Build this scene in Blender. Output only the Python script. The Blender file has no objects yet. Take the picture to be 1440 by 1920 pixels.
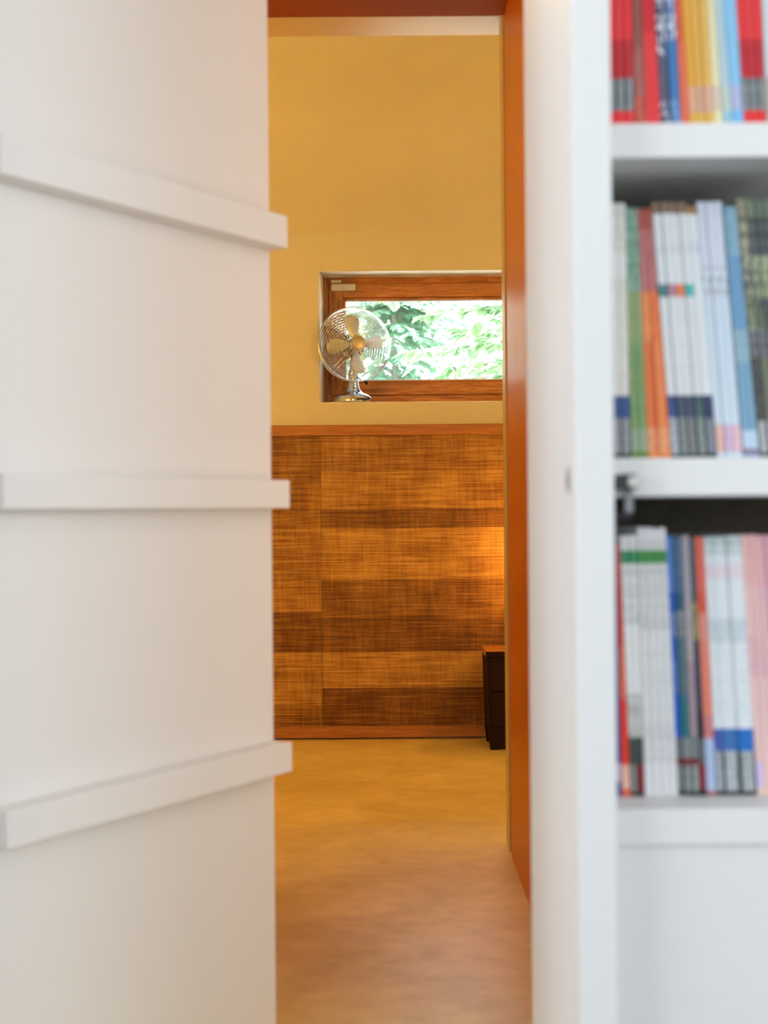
import bpy, bmesh, math, random
from mathutils import Vector, Matrix
random.seed(7)
PI = math.pi
H = 0.986            # camera height
F = 2667.0           # focal length in pixels (50 mm on a 36 mm tall frame, 1920 px)
ROLL = 0.0088
sc = bpy.context.scene
col = sc.collection

# ------------------------------------------------------------------ camera
cd = bpy.data.cameras.new('camera')
cd.sensor_fit = 'VERTICAL'; cd.sensor_height = 36; cd.sensor_width = 27; cd.lens = 50.0
cd.clip_start = 0.02; cd.clip_end = 200
cd.dof.use_dof = True; cd.dof.focus_distance = 6.15; cd.dof.aperture_fstop = 4.3
cam = bpy.data.objects.new('camera', cd); col.objects.link(cam)
cam.location = (0, 0, H); cam.rotation_euler = (PI/2, ROLL, 0)
sc.camera = cam

# ------------------------------------------------------------------ world, sun, exposure
w = bpy.data.worlds.new('sky'); sc.world = w; w.use_nodes = True
bg = w.node_tree.nodes['Background']
bg.inputs[0].default_value = (0.86, 0.95, 1.0, 1); bg.inputs[1].default_value = 16.0
def lamp(name, kind, loc, power, color, rot=(0,0,0), **kw):
    l = bpy.data.lights.new(name, kind); l.energy = power; l.color = color
    for k, v in kw.items(): setattr(l, k, v)
    o = bpy.data.objects.new(name, l); o.location = loc; o.rotation_euler = rot
    col.objects.link(o); return o
lamp('sunlight', 'SUN', (0, 0, 8), 60, (1, 0.97, 0.9), rot=(math.radians(-8), math.radians(30), 0), angle=0.01)
# daylight through the big window of the white room, behind the camera
lamp('room_window_light', 'AREA', (0.2, -3.35, 1.7), 38, (0.84, 0.91, 1.0), rot=(PI/2, 0, 0), shape='RECTANGLE', size=2.6, size_y=1.5)
lamp('room_side_fill_light', 'AREA', (-2.35, 0.1, 1.6), 55, (0.84, 0.91, 1.0), rot=(PI/2, 0, -PI/2), shape='RECTANGLE', size=1.8, size_y=1.5)  # unseen area light added to brighten the bookcase side panel
lamp('room_right_fill_light', 'AREA', (2.65, -0.9, 1.6), 47, (0.84, 0.91, 1.0), rot=(PI/2, 0, PI/2), shape='RECTANGLE', size=2.0, size_y=1.5)  # unseen area light added to lift the door and shelf fronts
WARM = (1.0, 0.53, 0.12)
lamp('far_room_warm_light', 'POINT', (-1.2, 4.75, 1.6), 34, WARM, shadow_soft_size=0.12)  # unseen warm point light, set at mid height to even out the walls
lamp('far_room_warm_fill', 'POINT', (1.35, 4.75, 1.6), 22, WARM, shadow_soft_size=0.10)  # second unseen warm point light, added to fill the far room
lamp('hall_side_fill', 'AREA', (0.84, 2.27, 1.25), 5.2, (1.0, 0.88, 0.70), rot=(PI/2, 0, PI/2), shape='RECTANGLE', size=0.5, size_y=1.7)  # unseen warm area light added to brighten the open door
lamp('hall_fill', 'POINT', (-0.22, 2.95, 2.25), 14, (1.0, 0.66, 0.14), shadow_soft_size=0.10)  # unseen warm point light added to brighten the near floor
vs = sc.view_settings
vs.view_transform = 'Standard'; vs.look = 'None'; vs.gamma = 1; vs.exposure = 0.0; vs.use_curve_mapping = False
sc.display_settings.display_device = 'sRGB'
sc.cycles.use_denoising = True
sc.cycles.max_bounces = 10; sc.cycles.diffuse_bounces = 6; sc.cycles.transparent_max_bounces = 16
sc.cycles.caustics_reflective = False; sc.cycles.caustics_refractive = False

# ------------------------------------------------------------------ helpers
def unroll(px, py):
    x, y = px - 720, py - 960
    return x - ROLL*y, y + ROLL*x
def P(px, py, Y):
    u, v = unroll(px, py)
    return Vector((u*Y/F, Y, H - v*Y/F))
def srgb(r, g, b):
    f = lambda c: (c/255/12.92 if c/255 <= 0.04045 else ((c/255+0.055)/1.055)**2.4)
    return (f(r), f(g), f(b), 1)

def place(me, name, parent=None, local=False):
    """link mesh data; vertices are world coordinates unless local"""
    o = bpy.data.objects.new(name, me); col.objects.link(o)
    if parent is not None:
        o.parent = parent
        if not local:
            M = Matrix.LocRotScale(parent.location, parent.rotation_euler, None)
            if parent.parent is not None:
                q = parent.parent
                M = Matrix.LocRotScale(q.location, q.rotation_euler, None) @ M
            me.transform(M.inverted())
    elif not local:
        xs = [v.co for v in me.vertices]
        c = Vector(((min(p.x for p in xs)+max(p.x for p in xs))/2, (min(p.y for p in xs)+max(p.y for p in xs))/2, min(p.z for p in xs)))
        me.transform(Matrix.Translation(-c)); o.location = c
    return o
def bm_obj(name, bm, mat, parent=None, local=False, smooth=False):
    bmesh.ops.recalc_face_normals(bm, faces=bm.faces[:])
    me = bpy.data.meshes.new(name); bm.to_mesh(me); bm.free()
    if mat: me.materials.append(mat)
    if smooth:
        for p in me.polygons: p.use_smooth = True
        try: me.set_sharp_from_angle(angle=math.radians(35))
        except Exception: pass
    return place(me, name, parent, local)
def add_box(bm, x0, x1, y0, y1, z0, z1, bev=0.0, M=None):
    r = bmesh.ops.create_cube(bm, size=1.0)
    vv = r['verts']
    for v in vv:
        v.co = Vector((x0 + (v.co.x+.5)*(x1-x0), y0 + (v.co.y+.5)*(y1-y0), z0 + (v.co.z+.5)*(z1-z0)))
    if bev > 0:
        es = list({e for v in vv for e in v.link_edges})
        r2 = bmesh.ops.bevel(bm, geom=es, offset=bev, segments=2, profile=0.5, affect='EDGES')
        vv = list({v for f in r2['faces'] for v in f.verts} | {v for v in vv if v.is_valid})
    if M is not None:
        vs_ = [v for v in vv if v.is_valid]
        for v in vs_: v.co = M @ v.co
    return vv
def box(name, x0, x1, y0, y1, z0, z1, mat, parent=None, bev=0.0, local=False, M=None):
    bm = bmesh.new(); add_box(bm, x0, x1, y0, y1, z0, z1, bev, M)
    return bm_obj(name, bm, mat, parent, local)
def boxes(name, lst, mat, parent=None, bev=0.0, local=False):
    bm = bmesh.new()
    for b in lst: add_box(bm, *b, bev)
    return bm_obj(name, bm, mat, parent, local)
def lathe(bm, prof, n=48, M=Matrix.Identity(4)):
    rings = []
    for r, z in prof:
        if r < 1e-6: rings.append([bm.verts.new(M @ Vector((0, 0, z)))])
        else: rings.append([bm.verts.new(M @ Vector((r*math.cos(2*PI*i/n), r*math.sin(2*PI*i/n), z))) for i in range(n)])
    for a, b in zip(rings, rings[1:]):
        for i in range(n):
            j = (i+1) % n
            if len(a) == 1 and len(b) == 1: continue
            if len(a) == 1: bm.faces.new((a[0], b[i], b[j]))
            elif len(b) == 1: bm.faces.new((a[i], a[j], b[0]))
            else: bm.faces.new((a[i], a[j], b[j], b[i]))
def tube(bm, pts, rad, n=6, closed=False):
    pts = [Vector(p) for p in pts]; m = len(pts); rings = []
    rr = rad if isinstance(rad, (list, tuple)) else [rad]*m
    for i, p in enumerate(pts):
        if closed: t = pts[(i+1) % m] - pts[i-1]
        else: t = pts[min(i+1, m-1)] - pts[max(i-1, 0)]
        t.normalize()
        a = Vector((0, 0, 1)) if abs(t.z) < 0.9 else Vector((1, 0, 0))
        s = t.cross(a).normalized(); q = s.cross(t)
        rings.append([bm.verts.new(p + (s*math.cos(2*PI*k/n) + q*math.sin(2*PI*k/n))*rr[i]) for k in range(n)])
    for i in range(m if closed else m-1):
        a, b = rings[i], rings[(i+1) % m]
        for k in range(n): bm.faces.new((a[k], a[(k+1) % n], b[(k+1) % n], b[k]))
    if not closed:
        bm.faces.new(rings[0][::-1]); bm.faces.new(rings[-1])
def thing(name, loc, rot=(0, 0, 0)):
    o = bpy.data.objects.new(name, None); o.empty_display_size = 0.05
    o.location = loc; o.rotation_euler = rot; col.objects.link(o); return o
def tag(o, label=None, cat=None, group=None, kind=None):
    if label: o['label'] = label
    if cat: o['category'] = cat
    if group: o['group'] = group
    if kind: o['kind'] = kind
    return o
def struct(o, label=None): return tag(o, label, kind='structure')

# ------------------------------------------------------------------ materials
class N:
    def __init__(s, name, rough=0.6, spec=0.4, metal=0.0):
        s.m = bpy.data.materials.new(name); s.m.use_nodes = True
        s.t = s.m.node_tree; s.b = s.t.nodes['Principled BSDF']
        s.b.inputs['Roughness'].default_value = rough
        s.b.inputs['Specular IOR Level'].default_value = spec
        s.b.inputs['Metallic'].default_value = metal
    def n(s, t, **kw):
        x = s.t.nodes.new(t)
        for k, v in kw.items(): setattr(x, k, v)
        return x
    def l(s, a, b): s.t.links.new(a, b)
    def val(s, x, i, v):
        if hasattr(v, 'is_output'): s.l(v, x.inputs[i])
        else: x.inputs[i].default_value = v
    def math(s, op, a, b=0.0, c=None, clamp=False):
        x = s.n('ShaderNodeMath', operation=op); x.use_clamp = clamp
        s.val(x, 0, a); s.val(x, 1, b)
        if c is not None: s.val(x, 2, c)
        return x.outputs[0]
    def coord(s, scale=(1, 1, 1), kind='Object'):
        tc = s.n('ShaderNodeTexCoord'); mp = s.n('ShaderNodeMapping'); mp.inputs['Scale'].default_value = scale
        s.l(tc.outputs[kind], mp.inputs['Vector']); return mp.outputs[0]
    def noise(s, vec, scale=5, detail=4, rough=0.5, dist=0):
        x = s.n('ShaderNodeTexNoise'); s.l(vec, x.inputs['Vector'])
        x.inputs['Scale'].default_value = scale; x.inputs['Detail'].default_value = detail
        x.inputs['Roughness'].default_value = rough; x.inputs['Distortion'].default_value = dist
        return x.outputs['Fac']
    def ramp(s, fac, stops):
        x = s.n('ShaderNodeValToRGB'); e = x.color_ramp.elements
        while len(e) > 1: e.remove(e[-1])
        e[0].position = stops[0][0]; e[0].color = stops[0][1]
        for p, c in stops[1:]:
            k = e.new(p); k.color = c
        s.l(fac, x.inputs['Fac']); return x.outputs['Color']
    def mix(s, fac, a, b, mode='MIX'):
        x = s.n('ShaderNodeMix', data_type='RGBA', blend_type=mode)
        s.val(x, 0, fac); s.val(x, 6, a); s.val(x, 7, b); return x.outputs[2]
    def bump(s, h, strength=0.3, dist=0.002):
        x = s.n('ShaderNodeBump'); x.inputs['Strength'].default_value = strength; x.inputs['Distance'].default_value = dist
        s.l(h, x.inputs['Height']); s.l(x.outputs[0], s.b.inputs['Normal'])
    def base(s, c):
        s.val(s.b, 'Base Color', c) if not hasattr(c, 'is_output') else s.l(c, s.b.inputs['Base Color'])
        return s

def plain(name, c, rough=0.6, spec=0.4, metal=0.0, var=0.04, scale=6, bump=0.0, bscale=60):
    m = N(name, rough, spec, metal); c = tuple(c[:3]) + (1,)
    f = m.noise(m.coord(), scale, 3)
    d = tuple(min(1, x*(1+var)) for x in c[:3]) + (1,); e = tuple(x*(1-var) for x in c[:3]) + (1,)
    m.base(m.ramp(f, [(0.3, e), (0.7, d)]))
    if bump: m.bump(m.noise(m.coord(), bscale, 4), bump, 0.002)
    return m.m
def wood(name, dark, light, grain=(1, 9, 9), scale=6, rough=0.35, spec=0.5, contrast=(0.3, 0.7), coat=0.0):
    m = N(name, rough, spec)
    v = m.coord(grain)
    a = m.noise(v, scale, 6, 0.6, 1.2); b = m.noise(m.coord(tuple(g*3 for g in grain)), scale*4, 3, 0.6)
    f = m.math('ADD', m.math('MULTIPLY', a, 0.72), m.math('MULTIPLY', b, 0.28))
    m.base(m.ramp(f, [(contrast[0], dark), (contrast[1], light)]))
    m.bump(b, 0.12, 0.001)
    m.b.inputs['Coat Weight'].default_value = coat; m.b.inputs['Coat Roughness'].default_value = 0.15
    return m.m

WHITE = plain('white_lacquer', (0.80, 0.80, 0.785), 0.5, 0.3, var=0.012, scale=2)
WALLW = plain('white_wall_paint', (0.80, 0.79, 0.76), 0.8, 0.2, var=0.015, bump=0.1, bscale=120)
PLASTER = plain('cream_plaster', (0.67, 0.66, 0.54), 0.85, 0.2, var=0.03, scale=3, bump=0.25, bscale=25)
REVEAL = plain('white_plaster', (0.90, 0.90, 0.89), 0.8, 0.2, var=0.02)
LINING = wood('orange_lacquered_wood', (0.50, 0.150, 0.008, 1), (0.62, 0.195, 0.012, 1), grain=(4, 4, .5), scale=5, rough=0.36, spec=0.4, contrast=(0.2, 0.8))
LINING_H = wood('shaded_orange_header', (0.25, 0.058, 0.005, 1), (0.31, 0.075, 0.007, 1), grain=(.5, 4, 4), scale=5, rough=0.6, spec=0.06, contrast=(0.2, 0.8))  # jamb lacquer darkened, so the soffit's shade is in the colour
FRAME = plain('cream_satin_frame_paint', (0.60, 0.49, 0.24), 0.36, 0.4, var=0.02)
OAK_H = wood('red_oak_horizontal', (0.27, 0.085, 0.014, 1), (0.72, 0.31, 0.07, 1), grain=(1, 12, 12), scale=5, rough=0.4, contrast=(0.36, 0.64))
OAK_V = wood('red_oak_vertical', (0.27, 0.085, 0.014, 1), (0.72, 0.31, 0.07, 1), grain=(12, 12, 1), scale=5, rough=0.4, contrast=(0.36, 0.64))
RAIL = wood('dark_oak_rail', (0.24, 0.085, 0.015, 1), (0.52, 0.22, 0.045, 1), grain=(.8, 14, 14), scale=5, rough=0.45)
DARKWOOD = wood('dark_stained_wood', (0.012, 0.004, 0.003, 1), (0.022, 0.007, 0.005, 1), grain=(8, 8, 1), scale=5, rough=0.75, spec=0.2)
DARKBACK = plain('dark_brown_back_panel', (0.085, 0.073, 0.056), 0.8, 0.2, var=0.15, scale=40)
BLACK = plain('black_plastic', (0.012, 0.014, 0.016), 0.4, 0.5)
PALEP = plain('pale_plastic', (0.86, 0.85, 0.83), 0.4, 0.5)
PAPER = plain('paper_pages', (0.72, 0.70, 0.64), 0.9, 0.1, var=0.08, scale=80)
STEEL = plain('satin_steel', (0.55, 0.55, 0.54), 0.35, 0.5, 1.0)
CHROME = plain('polished_chrome', (0.74, 0.81, 0.88), 0.14, 0.5, 1.0, var=0.02)
WIRE = plain('chromed_wire', (0.70, 0.78, 0.86), 0.26, 0.5, 1.0, var=0.02)
BLADE = plain('brushed_blade_metal', (0.60, 0.61, 0.60), 0.36, 0.5, 0.9, var=0.04)
BADGE = plain('brushed_badge_metal', (0.60, 0.55, 0.46), 0.42, 0.5, 0.85, var=0.03)

def floor_mat():
    m = N('polished_concrete', 0.3, 0.3)
    a = m.noise(m.coord((1, 1.3, 1)), 2.6, 6, 0.62, 0.5); b = m.noise(m.coord((1, 1.5, 1)), 14, 5, 0.6, .3)
    f = m.math('ADD', m.math('MULTIPLY', a, 0.65), m.math('MULTIPLY', b, 0.35))
    m.base(m.mix(m.math('MULTIPLY_ADD', f, 3.0, -1.0, clamp=True), (0.58, 0.44, 0.155, 1), (0.86, 0.71, 0.33, 1)))
    m.b.inputs['Roughness'].default_value = 0.34
    return m.m
FLOOR = floor_mat()

def weave_mat():
    m = N('woven_grasscloth', 0.55, 0.35)
    tc = m.n('ShaderNodeTexCoord'); g = m.n('ShaderNodeNewGeometry')
    sp = m.n('ShaderNodeSeparateXYZ'); m.l(g.outputs['Position'], sp.inputs[0])
    x, z = sp.outputs[0], sp.outputs[2]
    mp = m.n('ShaderNodeMapping'); m.l(g.outputs['Position'], mp.inputs['Vector']); mp.inputs['Scale'].default_value = (1.6, 1, 55)
    wob = m.noise(mp.outputs[0], 1.3, 3, 0.6)                       # uneven straw rows
    px, pz = 0.0058, 0.0072
    row = m.math('FLOOR', m.math('DIVIDE', m.math('ADD', z, m.math('MULTIPLY', wob, 0.003)), pz))
    odd = m.math('MULTIPLY', m.math('MODULO', row, 2.0), 0.5)
    cx = m.math('ADD', m.math('DIVIDE', x, px), odd)
    sx = m.math('POWER', m.math('ABSOLUTE', m.math('SINE', m.math('MULTIPLY', cx, PI))), 1.3)
    cz = m.math('DIVIDE', m.math('ADD', z, m.math('MULTIPLY', wob, 0.003)), pz)
    sz = m.math('ABSOLUTE', m.math('SINE', m.math('MULTIPLY', cz, PI)))
    hole = m.math('SUBTRACT', 1.0, m.math('MULTIPLY', sx, m.math('ADD', m.math('MULTIPLY', sz, 0.6), 0.4)))   # 1 = gap between straws
    oi = m.n('ShaderNodeObjectInfo'); so = m.n('ShaderNodeSeparateColor'); m.l(oi.outputs['Color'], so.inputs[0])
    tone = so.outputs[0]                                            # 0 = open dark weave, 1 = pale dense weave
    mp2 = m.n('ShaderNodeMapping'); m.l(g.outputs['Position'], mp2.inputs['Vector']); mp2.inputs['Scale'].default_value = (2.2, 1, 90)
    st = m.noise(mp2.outputs[0], 1.6, 4, 0.7)                       # long horizontal streaks
    mp3 = m.n('ShaderNodeMapping'); m.l(g.outputs['Position'], mp3.inputs['Vector']); mp3.inputs['Scale'].default_value = (50, 1, 5)
    vt = m.noise(mp3.outputs[0], 1.5, 3, 0.6)                       # vertical warp variation
    pat = m.noise(g.outputs['Position'], 7, 3, 0.5)
    d = m.math('ADD', m.math('MULTIPLY', m.math('SUBTRACT', st, 0.5), 1.9), m.math('MULTIPLY', m.math('SUBTRACT', vt, 0.5), 0.6))
    d = m.math('ADD', d, m.math('MULTIPLY', m.math('SUBTRACT', pat, 0.5), 0.8))
    lev = m.math('ADD', tone, d, clamp=True)                        # local paleness
    straw = m.ramp(lev, [(0.0, (0.22, 0.085, 0.018, 1)), (0.45, (0.44, 0.205, 0.045, 1)), (1.0, (0.72, 0.42, 0.11, 1))])
    amount = m.math('MULTIPLY', m.math('POWER', hole, 1.5), m.math('SUBTRACT', 1.1, m.math('MULTIPLY', lev, 0.75)), clamp=True)
    c = m.mix(amount, straw, (0.03, 0.009, 0.004, 1))
    m.base(c); m.bump(m.math('SUBTRACT', 1.0, hole), 0.35, 0.002)
    return m.m
WEAVE = weave_mat()

def print_mat():
    m = N('printed_magazine_cover', 0.38, 0.45)
    a = m.n('ShaderNodeVertexColor'); a.layer_name = 'Col'
    i = m.n('ShaderNodeVertexColor'); i.layer_name = 'Ink'
    v = m.coord((190, 1, 115))
    f = m.math('GREATER_THAN', m.noise(v, 1.0, 2, 0.6), 0.52)
    k = m.math('MULTIPLY', f, i.outputs['Alpha'])
    m.base(m.mix(k, a.outputs['Color'], i.outputs['Color']))
    return m.m
PRINT = print_mat()

def glass_mat():
    m = N('window_glass')
    t = m.t; tr = m.n('ShaderNodeBsdfTransparent'); tr.inputs[0].default_value = (0.95, 0.985, 0.965, 1)
    gl = m.n('ShaderNodeBsdfGlossy'); gl.inputs['Roughness'].default_value = 0.02
    fr = m.n('ShaderNodeFresnel'); fr.inputs['IOR'].default_value = 1.45
    mx = m.n('ShaderNodeMixShader'); m.l(fr.outputs[0], mx.inputs[0]); m.l(tr.outputs[0], mx.inputs[1]); m.l(gl.outputs[0], mx.inputs[2])
    m.l(mx.outputs[0], t.nodes['Material Output'].inputs['Surface']); return m.m
GLASS = glass_mat()
def leaf_mat(name, c1, c2, trans=0.35):
    m = N(name, 0.5, 0.35)
    oi = m.n('ShaderNodeObjectInfo')
    f = m.math('ADD', m.math('MULTIPLY', oi.outputs['Random'], 0.5), m.math('MULTIPLY', m.noise(m.coord(), 14, 3), 0.5))
    c = m.ramp(f, [(0.25, c1), (0.75, c2)]); m.base(c)
    tl = m.n('ShaderNodeBsdfTranslucent'); m.l(c, tl.inputs[0])
    mx = m.n('ShaderNodeMixShader'); mx.inputs[0].default_value = trans
    m.l(m.b.outputs[0], mx.inputs[1]); m.l(tl.outputs[0], mx.inputs[2])
    m.l(mx.outputs[0], m.t.nodes['Material Output'].inputs['Surface']); return m.m
LEAF = leaf_mat('hazel_leaf', (0.075, 0.16, 0.075, 1), (0.17, 0.28, 0.13, 1))
FOL = leaf_mat('conifer_foliage', (0.16, 0.31, 0.22, 1), (0.32, 0.47, 0.35, 1), 0.4)
BARK = plain('grey_bark', (0.16, 0.14, 0.12), 0.9, 0.1, var=0.3, scale=20, bump=0.5)
PALE_GROUND = plain('pale_bounce_ground', (0.62, 0.61, 0.57), 0.9, 0.1, var=0.25, scale=30, bump=0.4)  # unseen ground, lightened to bounce daylight up to the window reveal

# ------------------------------------------------------------------ setting: floor
YB = 6.20                       # far wall plane
struct(box('floor_near', -2.6, 2.9, -3.6, 1.47, -0.12, 0.0, plain('dark_unseen_floor', (0.17, 0.165, 0.16), 0.5, 0.3, var=0.15)))  # unseen floor, made dark to cut bounce light under the shelves
struct(box('floor', -2.6, 2.9, 1.4705, YB+0.0, -0.12, 0.0, FLOOR), 'polished beige concrete floor running through the doorway')

# ------------------------------------------------------------------ white room around the camera
struct(box('wall_near_left', -2.6, -2.45, -3.6, 1.47, 0, 2.7, WALLW))
struct(box('wall_near_right', 2.75, 2.9, -3.6, 1.47, 0, 2.7, WALLW))
struct(box('wall_near_rear', -2.45, 2.75, -3.6, -3.45, 0, 2.7, WALLW))
struct(box('ceiling_near', -2.6, 2.9, -3.6, 1.47, 2.7, 2.82, WALLW))
struct(boxes('wall_partition', [(-2.6, -0.56, 1.47, 1.96, 0, 2.7), (-0.56, 0.1984, 1.47, 1.96, 2.2, 2.7), (0.1984, 2.9, 1.47, 1.96, 2.2, 2.7), (1.4605, 2.9, 1.47, 1.96, 0, 2.2), (0.2390, 1.4605, 1.952, 1.96, 0, 2.2)], WALLW),
       'white partition wall beside and above the open door')
# small hall between the two openings
struct(box('wall_hall_left', -1.3, -1.18, 1.96, 2.6, 0, 2.6, WALLW))
struct(box('wall_hall_right', 0.9, 1.02, 1.96, 2.6, 0, 2.6, WALLW))
struct(box('ceiling_hall', -1.3, 1.02, 1.96, 2.6, 2.6, 2.7, WALLW))

# ------------------------------------------------------------------ orange wood passage
XJ, ZS = 0.355, 2.398
YG, YE = 4.05, 4.19
struct(box('trim_1', XJ, XJ+0.6, 2.6, YG, 0, 2.66, LINING), 'orange-brown lacquered jamb lining the passage on the window side')
struct(box('trim_2', -1.3, -0.75, 2.6, YG, 0, 2.66, LINING), 'orange-brown lacquered jamb hidden behind the white door')
struct(box('trim_3', -0.75, XJ, 2.6, YG, ZS, 2.66, LINING_H), 'shaded orange-brown soffit over the passage')
# inner door frame, separated by a narrow dark groove
fr = thing('trim_4', (0, YG+0.07, 0)); struct(fr, 'satin cream inner frame at the far end of the passage')
box('frame_post', XJ-0.001, XJ+0.10, YG+0.055, YE+0.02, 0, ZS, FRAME, fr, 0.002)
box('frame_post', -0.85, -0.75, YG+0.006, YE, 0, ZS, FRAME, fr, 0.002)
box('frame_head', -0.85, XJ+0.10, YG+0.006, YE+0.03, ZS, ZS+0.10, FRAME, fr, 0.002)

# ------------------------------------------------------------------ far room shell
ZW = P(720, 436, YB).z
YF = 4.06
struct(boxes('wall_front', [(-2.3, -0.85, YF, YE, 0, 3.7), (XJ+0.10, 2.4, YF, YE, 0, 3.7), (-0.85, XJ+0.10, YF, YE, ZS+0.10, 3.7)], PLASTER))
struct(box('wall_left', -2.42, -2.3, YF, YB+0.3, 0, 3.7, PLASTER))
struct(box('wall_right', 2.4, 2.52, YF, YB+0.3, 0, 3.7, PLASTER))
# sloped ceiling rising towards the camera
bm = bmesh.new()
SL = math.tan(math.radians(34))
v = [(-2.42, YB+0.3, ZW-0.3*SL+0.02), (2.52, YB+0.3, ZW-0.3*SL+0.02), (2.52, YF, ZW+(YB-YF)*SL), (-2.42, YF, ZW+(YB-YF)*SL)]
lo = [bm.verts.new((a, b, c if b < YB else ZW)) for a, b, c in v]
lo[0].co.y = YB; lo[1].co.y = YB
up = [bm.verts.new((q.co.x, q.co.y + (0.35 if i < 2 else 0), q.co.z + 0.18)) for i, q in enumerate(lo)]
bm.faces.new(lo); bm.faces.new(up[::-1])
for i in range(4): bm.faces.new((lo[i], lo[(i+1) % 4], up[(i+1) % 4], up[i]))
struct(bm_obj('ceiling', bm, PLASTER), 'sloping plastered ceiling above the window wall')

# far wall with window opening
wl = P(597, 640, YB).x; wt = P(740, 508, YB).z; wb = P(740, 753.5, YB).z; wr = 0.95
DEP = 0.26
bm = bmesh.new()
for b in [(-2.3, wl, YB, YB+0.35, 0, ZW), (wr, 2.4, YB, YB+0.35, 0, ZW), (wl, wr, YB, YB+0.35, 0, wb), (wl, wr, YB, YB+0.35, wt, ZW)]:
    for q in add_box(bm, *b):
        if b[4] == wt and q.co.z < wt+0.001 and q.co.y > YB+0.1: q.co.z += 0.024      # the head of the opening rises outwards
wall_back = struct(bm_obj('wall_back', bm, PLASTER), 'cream plastered wall around the recessed window')
# rounded, slightly wavy plaster reveal (white, catches the daylight)
def reveal():
    bm = bmesh.new()
    fl = P(606, 640, YB+DEP).x; ft = P(740, 519, YB+DEP).z
    rows = []
    prof = [(0.0, 0.0, 0.0), (0.004, 0.003, 0.15), (0.012, 0.007, 0.4), (0.03, 0.009, 0.6), (0.10, 0.010, 0.8), (DEP, 0.010, 1.0)]
    n = 24
    path = []
    for i in range(n+1): path.append(('L', i/n))
    for i in range(1, n+1): path.append(('T', i/n))
    for i in range(1, n+1): path.append(('R', i/n))
    for d, inset, k in prof:
        r = []
        L = wl + (fl-wl)*k + 0.0; T = wt + (ft-wt)*k; R = wr - 0.01*k; B = wb
        for s, t in path:
            wv = k*0.0022*(1 + math.sin(t*17 + (1 if s == 'L' else 2))*0.6 + 0.4*math.sin(t*41))*(1 if s == 'L' else -1)
            if s == 'L': p = (L + wv, YB - 0.0005 + d, B + (T-B)*t)
            elif s == 'T': p = (L + (R-L)*t, YB - 0.0005 + d, T + wv)
            else: p = (R, YB - 0.0005 + d, T + (B-T)*t)
            r.append(bm.verts.new(p))
        rows.append(r)
    for a, b in zip(rows, rows[1:]):
        for i in range(len(a)-1): bm.faces.new((a[i], a[i+1], b[i+1], b[i]))
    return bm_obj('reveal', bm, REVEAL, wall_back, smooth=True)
reveal()
# plaster sill nosing with an uneven lip
bm = bmesh.new()
n = 40; rows = []
for (dy, dz) in [(-0.0004, -0.0035), (-0.0025, -0.0015), (-0.0015, 0.0005), (0.006, 0.001), (DEP, 0.0)]:
    rows.append([bm.verts.new((wl + (wr-wl)*i/n, YB + dy, wb + dz*(1 + 0.25*math.sin(i*0.9) + 0.15*math.sin(i*2.3)))) for i in range(n+1)])
for a, b in zip(rows, rows[1:]):
    for i in range(n): bm.faces.new((a[i], a[i+1], b[i+1], b[i]))
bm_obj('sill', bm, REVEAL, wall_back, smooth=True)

# ------------------------------------------------------------------ window: frame, sash, bead, pane
YW = YB + DEP
win = thing('window_1', (0.3, YW+0.03, wb)); struct(win, 'low wide window in a red-brown oak frame')
def pz(py): return P(740, py, YW).z
def pxx(px): return P(px, 640, YW).x
oz0, oz1 = wb-0.02, wt+0.03
ox0, ox1 = wl-0.01, wr+0.01
s0, s1, st0, st1 = pxx(617), 0.90, pz(531), pz(741)          # sash outer
g0, g1, gt, gb = pxx(648), 0.83, pz(562), pz(712)            # glass
def ring(name, xa, xb, za, zb, ia, ib, ja, jb, y0, y1, parent, bev):
    """four mitre-free members: outer x xa..xb, z za..zb, inner x ia..ib, z ja..jb"""
    box(name+'_stile', xa, ia, y0, y1, za, zb, OAK_V, parent, bev)
    box(name+'_stile', ib, xb, y0, y1, za, zb, OAK_V, parent, bev)
    box(name+'_rail', ia, ib, y0, y1, jb, zb, OAK_H, parent, bev)
    box(name+'_rail', ia, ib, y0, y1, za, ja, OAK_H, parent, bev)
ring('frame', ox0, ox1, oz0, oz1, s0, s1, st1, st0, YW+0.012, YW+0.09, win, 0.002)
ring('sash', s0+0.001, s1-0.001, st1+0.001, st0-0.001, g0-0.012, g1+0.012, gb-0.012, gt+0.012, YW, YW+0.07, win, 0.004)
ring('bead', g0-0.012, g1+0.012, gb-0.012, gt+0.012, g0, g1, gb, gt, YW+0.012, YW+0.05, win, 0.003)
box('glass_pane', g0-0.005, g1+0.005, YW+0.03, YW+0.036, gb-0.005, gt+0.005, GLASS, win)
boxes('spacer', [(g0, g1, YW+0.026, YW+0.03, gt-0.004, gt), (g0, g1, YW+0.026, YW+0.03, gb, gb+0.003), (g0, g0+0.003, YW+0.026, YW+0.03, gb, gt)], STEEL, win)

struct(box('trim_6', wl-0.05, wr+0.05, YW+0.092, YB+0.47, wb-0.05, wb-0.012, plain('pale_bounce_sill', (0.78, 0.77, 0.73), 0.8, 0.2, var=0.05)), 'pale sill added outside the window to bounce sunlight up')  # unseen slab added to throw sunlight up onto the window reveal
# contact sensor on the sash corner
sx0, sx1 = P(621, 540, YW).x, P(667, 540, YW).x
sens = thing('window_sensor', ((sx0+sx1)/2, YW-0.01, P(640, 546, YW).z))
tag(sens, 'small white contact sensor in two pieces on the top corner of the oak window sash', 'sensor')
box('sensor_body', sx0, sx1, YW-0.014, YW, P(640, 546, YW).z, P(640, 532.5, YW).z, PALEP, sens, 0.0055)
box('magnet', sx0, P(640, 540, YW).x, YW-0.010, YW, P(630, 531, YW).z, P(630, 525.5, YW).z, PALEP, sens, 0.0015)

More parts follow.
